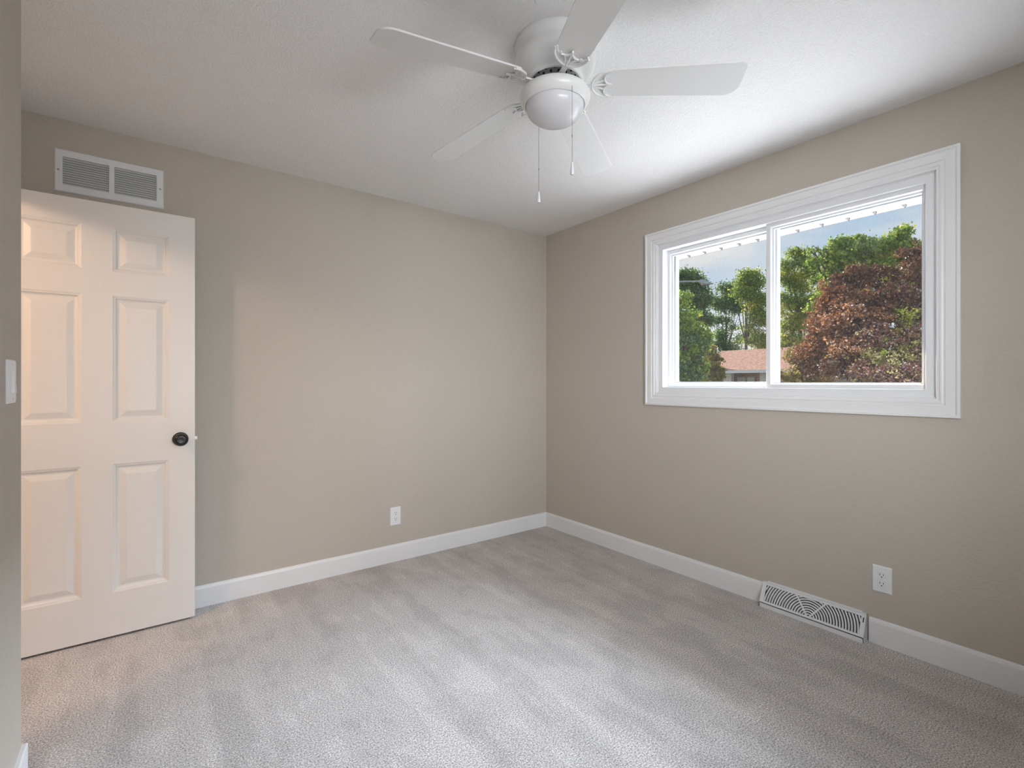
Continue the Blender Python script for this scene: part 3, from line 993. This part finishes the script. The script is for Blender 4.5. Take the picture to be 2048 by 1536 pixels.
def leaf_mesh(name, v, mat, parent):
    n = len(v) // 4
    me = bpy.data.meshes.new(name)
    me.vertices.add(len(v)); me.vertices.foreach_set('co', v.astype(np.float32).ravel())
    q = np.arange(n) * 4
    tri = np.stack([q, q + 1, q + 2, q, q + 2, q + 3], 1).ravel().astype(np.int32)
    me.loops.add(len(tri)); me.loops.foreach_set('vertex_index', tri)
    me.polygons.add(n * 2)
    me.polygons.foreach_set('loop_start', np.arange(n * 2, dtype=np.int32) * 3)
    me.polygons.foreach_set('loop_total', np.full(n * 2, 3, dtype=np.int32))
    me.materials.append(mat)
    me.update(calc_edges=True); me.validate()
    o = bpy.data.objects.new(name, me); COL.objects.link(o); o.parent = parent
    return o


def puffs(L, k):
    out = []
    for c, r in L:
        for q in range(k):
            d = Vector((random.gauss(0, 1), random.gauss(0, 1), random.gauss(0.1, 0.8))).normalized()
            rr_ = r * random.uniform(0.34, 0.62)
            out.append((c + d * (r - rr_ * 0.7) * random.uniform(0.35, 1.1), rr_))
    return out


def tree(base_px, depth, lumps, mat, n, size, label, trunk_r=0.14, shell=0.5, clump=0.0, extra=None, branches=1.0, fork=None, split=6):
    """lumps: (px, py, radius in px, depth offset): crown masses placed at true distance and size"""
    base = at(base_px, HY, depth); base.z = -0.45
    g = empty('tree', base)
    tag(g, label, 'tree')
    L = []
    for px, py, r, *dd in lumps:
        d = depth + (dd[0] if dd else 0.0)
        L.append((at(px, py, d) - base, r * d / FOC))
    L0 = L
    L = puffs(L0, split)
    leaf_mesh('foliage', leaves(L, n, size, shell, clump=clump), mat, g)
    if extra:                                        # further leaf colours in parts of the crown; some pale ones paint sunlight
        for mat2, n2, l2 in extra:
            L2 = [(at(px, py, depth + (dd[0] if dd else 0.0)) - base, r * depth / FOC) for px, py, r, *dd in l2]
            L2 = puffs(L2, split)
            leaf_mesh('foliage', leaves(L2, n2, size, shell, clump=clump), mat2, g)
    m = MB()
    fk = at(base_px if fork is None else fork[0], HY if fork is None else fork[1], depth) - base
    lean = Vector((0, 0, 0))
    m.tube([(0, 0, 0), fk * 0.5 + Vector((0.03, 0.02, 0)), fk], [trunk_r * 1.25, trunk_r, trunk_r * 0.85], 10)
    m.build('trunk', M_BARK, g, smooth=60)
    m = MB()
    for c, r in L0:
        mid = fk * 0.45 + c * 0.55 + Vector((random.uniform(-.1, .1), random.uniform(-.1, .1), -0.12)) * (c - fk).length * 0.5
        th = trunk_r * 0.55 * branches
        m.tube([fk, mid, c], [th, th * 0.6, th * 0.22], 6)
        for q in range(4):
            dv = Vector((random.gauss(0, 1), random.gauss(0, 1), abs(random.gauss(0.3, 0.8)))).normalized() * r * 0.9
            m.tube([c * 0.75 + mid * 0.25, c + dv * 0.5, c + dv], [th * 0.3, th * 0.18, th * 0.08], 5)
    m.build('branches', M_BARK, g, smooth=60)
    return g


# crimson maple filling the right pane
tree(1770, 11.0, [(1700, 560, 40), (1765, 560, 50), (1830, 545, 52), (1890, 560, 60), (1680, 610, 48, -.4), (1740, 620, 60, -.8), (1810, 620, 65, -1.0), (1880, 630, 70, -.8),
                  (1645, 665, 34, -.3), (1690, 680, 55, -.8), (1750, 690, 65, -1.2), (1820, 700, 70, -1.4), (1890, 700, 70, -1.2), (1640, 735, 45, -.2), (1700, 745, 60, -.9), (1770, 760, 70, -1.4), (1850, 770, 75, -1.4),
                  (1650, 640, 36), (1665, 655, 36), (1625, 690, 30), (1615, 712, 24), (1690, 650, 40, -.5), (1600, 705, 14), (1720, 540, 24), (1668, 570, 14), (1822, 505, 26, .2), (1845, 500, 26, .2)],
     M_LEAF_RED, 95000, 0.050, 'large crimson leaved maple filling most of the right pane', 0.11, 0.35, 0.05,
     extra=[(M_LEAF_RUST, 14000, [(1660, 600, 36, -.5), (1640, 650, 36, -.5), (1680, 640, 40, -1.0), (1640, 690, 36, -.4), (1700, 600, 36, -.9), (1690, 690, 40, -1.1), (1760, 640, 30, -1.2)]),
            (M_LEAF_OLIVE, 6500, [(1790, 690, 60, -1.3), (1740, 712, 45, -1.2), (1830, 665, 45, -1.2), (1800, 750, 60, -1.5), (1730, 750, 50, -1.2), (1850, 740, 50, -1.4)]),
            (M_LEAF_LIME, 700, [(1785, 690, 40, -1.3), (1750, 705, 30, -1.2), (1815, 640, 40, -1.2), (1790, 570, 34, -.6)])], fork=(1775, 745))  # pale lime sprays put sunlight into the leaf colour
# olive shrub-like tree below it, in front of the house
tree(1610, 21.0, [(1590, 715, 26), (1615, 730, 34), (1640, 745, 36), (1580, 752, 22), (1610, 762, 36), (1640, 780, 36)],
     M_LEAF_OLIVE, 9000, 0.11, 'small olive brown tree in front of the house beside the crimson maple', 0.08, 0.35, 0.10, fork=(1610, 775))
# bright maple behind the crimson one
tree(1745, 21.0, [(1695, 500, 30), (1670, 520, 26), (1720, 505, 26), (1745, 500, 26), (1790, 505, 34), (1800, 475, 20), (1808, 462, 10), (1770, 485, 18), (1690, 482, 15), (1720, 478, 12), (1745, 484, 12), (1820, 500, 24), (1850, 500, 26),
                  (1660, 545, 26), (1700, 535, 30), (1760, 540, 36), (1815, 540, 36), (1634, 497, 10), (1650, 500, 8), (1626, 505, 8), (1655, 575, 24), (1640, 610, 26), (1690, 590, 40), (1630, 530, 14)],
     M_LEAF_GREEN, 20000, 0.125, 'tall bright green maple rising above the crimson maple', 0.16, 0.3, 0.13,
     extra=[(M_LEAF_LIME, 3600, [(1780, 512, 22), (1805, 512, 20), (1760, 525, 20), (1690, 525, 14), (1770, 535, 20)])], fork=(1745, 640))
# green tree with a dark trunk left in the right pane
tree(1605, 47.0, [(1575, 530, 20), (1600, 520, 24), (1575, 555, 20), (1612, 545, 26), (1590, 570, 18), (1630, 560, 20), (1570, 600, 20), (1600, 605, 34), (1625, 600, 24), (1580, 640, 24), (1612, 640, 30), (1575, 675, 22), (1565, 700, 18), (1605, 690, 24), (1590, 506, 12), (1612, 503, 10)],
     M_LEAF_GREEN, 20000, 0.17, 'green tree with dark trunk at the left of the right pane', 0.20, 0.25, 0.28,
     extra=[(M_LEAF_LIME, 4500, [(1585, 545, 24), (1600, 570, 24), (1575, 690, 26), (1590, 650, 26), (1570, 620, 20)])], fork=(1600, 640))
# sparse trees behind the house, left pane
tree(1492, 43.0, [(1500, 560, 16), (1515, 572, 18), (1485, 566, 12), (1495, 590, 20), (1520, 600, 20), (1475, 585, 12), (1510, 630, 18), (1528, 640, 16), (1498, 655, 10), (1525, 675, 18), (1500, 685, 10), (1490, 548, 8), (1508, 548, 8), ],
     M_LEAF_GREEN, 13000, 0.16, 'tall thin crowned tree behind the house roof, beside the mullion', 0.15, 0.2, 0.34,
     extra=[(M_LEAF_LIME, 2200, [(1522, 690, 16), (1530, 640, 14), (1510, 610, 16), (1535, 700, 18)])], fork=(1492, 690), branches=0.8)
tree(1455, 49.0, [(1455, 580, 14), (1450, 600, 18), (1465, 610, 20), (1475, 600, 14), (1440, 615, 14), (1480, 620, 12), (1445, 575, 8), (1470, 575, 10), (1440, 670, 14), (1450, 690, 12), (1470, 700, 12), (1465, 655, 10), (1430, 600, 10), (1435, 640, 12), (1480, 680, 10), (1455, 640, 8), (1460, 700, 14), (1432, 690, 14)],
     M_LEAF_DEEP, 13000, 0.16, 'dark green tree behind the house roof, left of the tall thin one', 0.15, 0.2, 0.34, fork=(1450, 715), branches=0.8)
tree(1385, 38.0, [(1370, 555, 18), (1390, 565, 20), (1360, 575, 18), (1400, 580, 20), (1410, 600, 18), (1385, 600, 24), (1395, 625, 20), (1360, 550, 12), (1380, 548, 8), (1395, 550, 6), (1340, 570, 20), (1415, 640, 14), (1418, 573, 6)],
     M_LEAF_DEEP, 13000, 0.15, 'dark bluish green tree behind the street lamp', 0.16, 0.3, 0.26, fork=(1390, 670))
# near green tree at the left edge
tree(1362, 16.0, [(1362, 600, 22), (1350, 620, 26), (1375, 640, 24), (1360, 660, 30), (1388, 665, 24), (1402, 668, 18), (1375, 695, 34), (1400, 690, 22), (1412, 672, 12), (1360, 730, 34), (1385, 730, 28), (1375, 765, 34), (1350, 760, 34), (1335, 680, 30)],
     M_LEAF_GREEN, 14000, 0.085, 'bright green leafy tree at the left edge of the left pane', 0.10, 0.35, 0.09,
     extra=[(M_LEAF_DEEP, 9000, [(1375, 690, 34), (1370, 740, 34), (1390, 700, 26), (1355, 765, 34), (1390, 750, 22)])], fork=(1366, 760))
tree(1424, 26.0, [(1422, 705, 18), (1432, 722, 18), (1418, 735, 18), (1436, 742, 16), (1425, 755, 18), (1410, 765, 18)],
     M_LEAF_OLIVE, 6500, 0.11, 'small yellowish olive tree in front of the house roof end', 0.06, 0.35, 0.10,
     extra=[(M_LEAF_LIME, 900, [(1425, 762, 14), (1420, 725, 14)])], fork=(1424, 765))
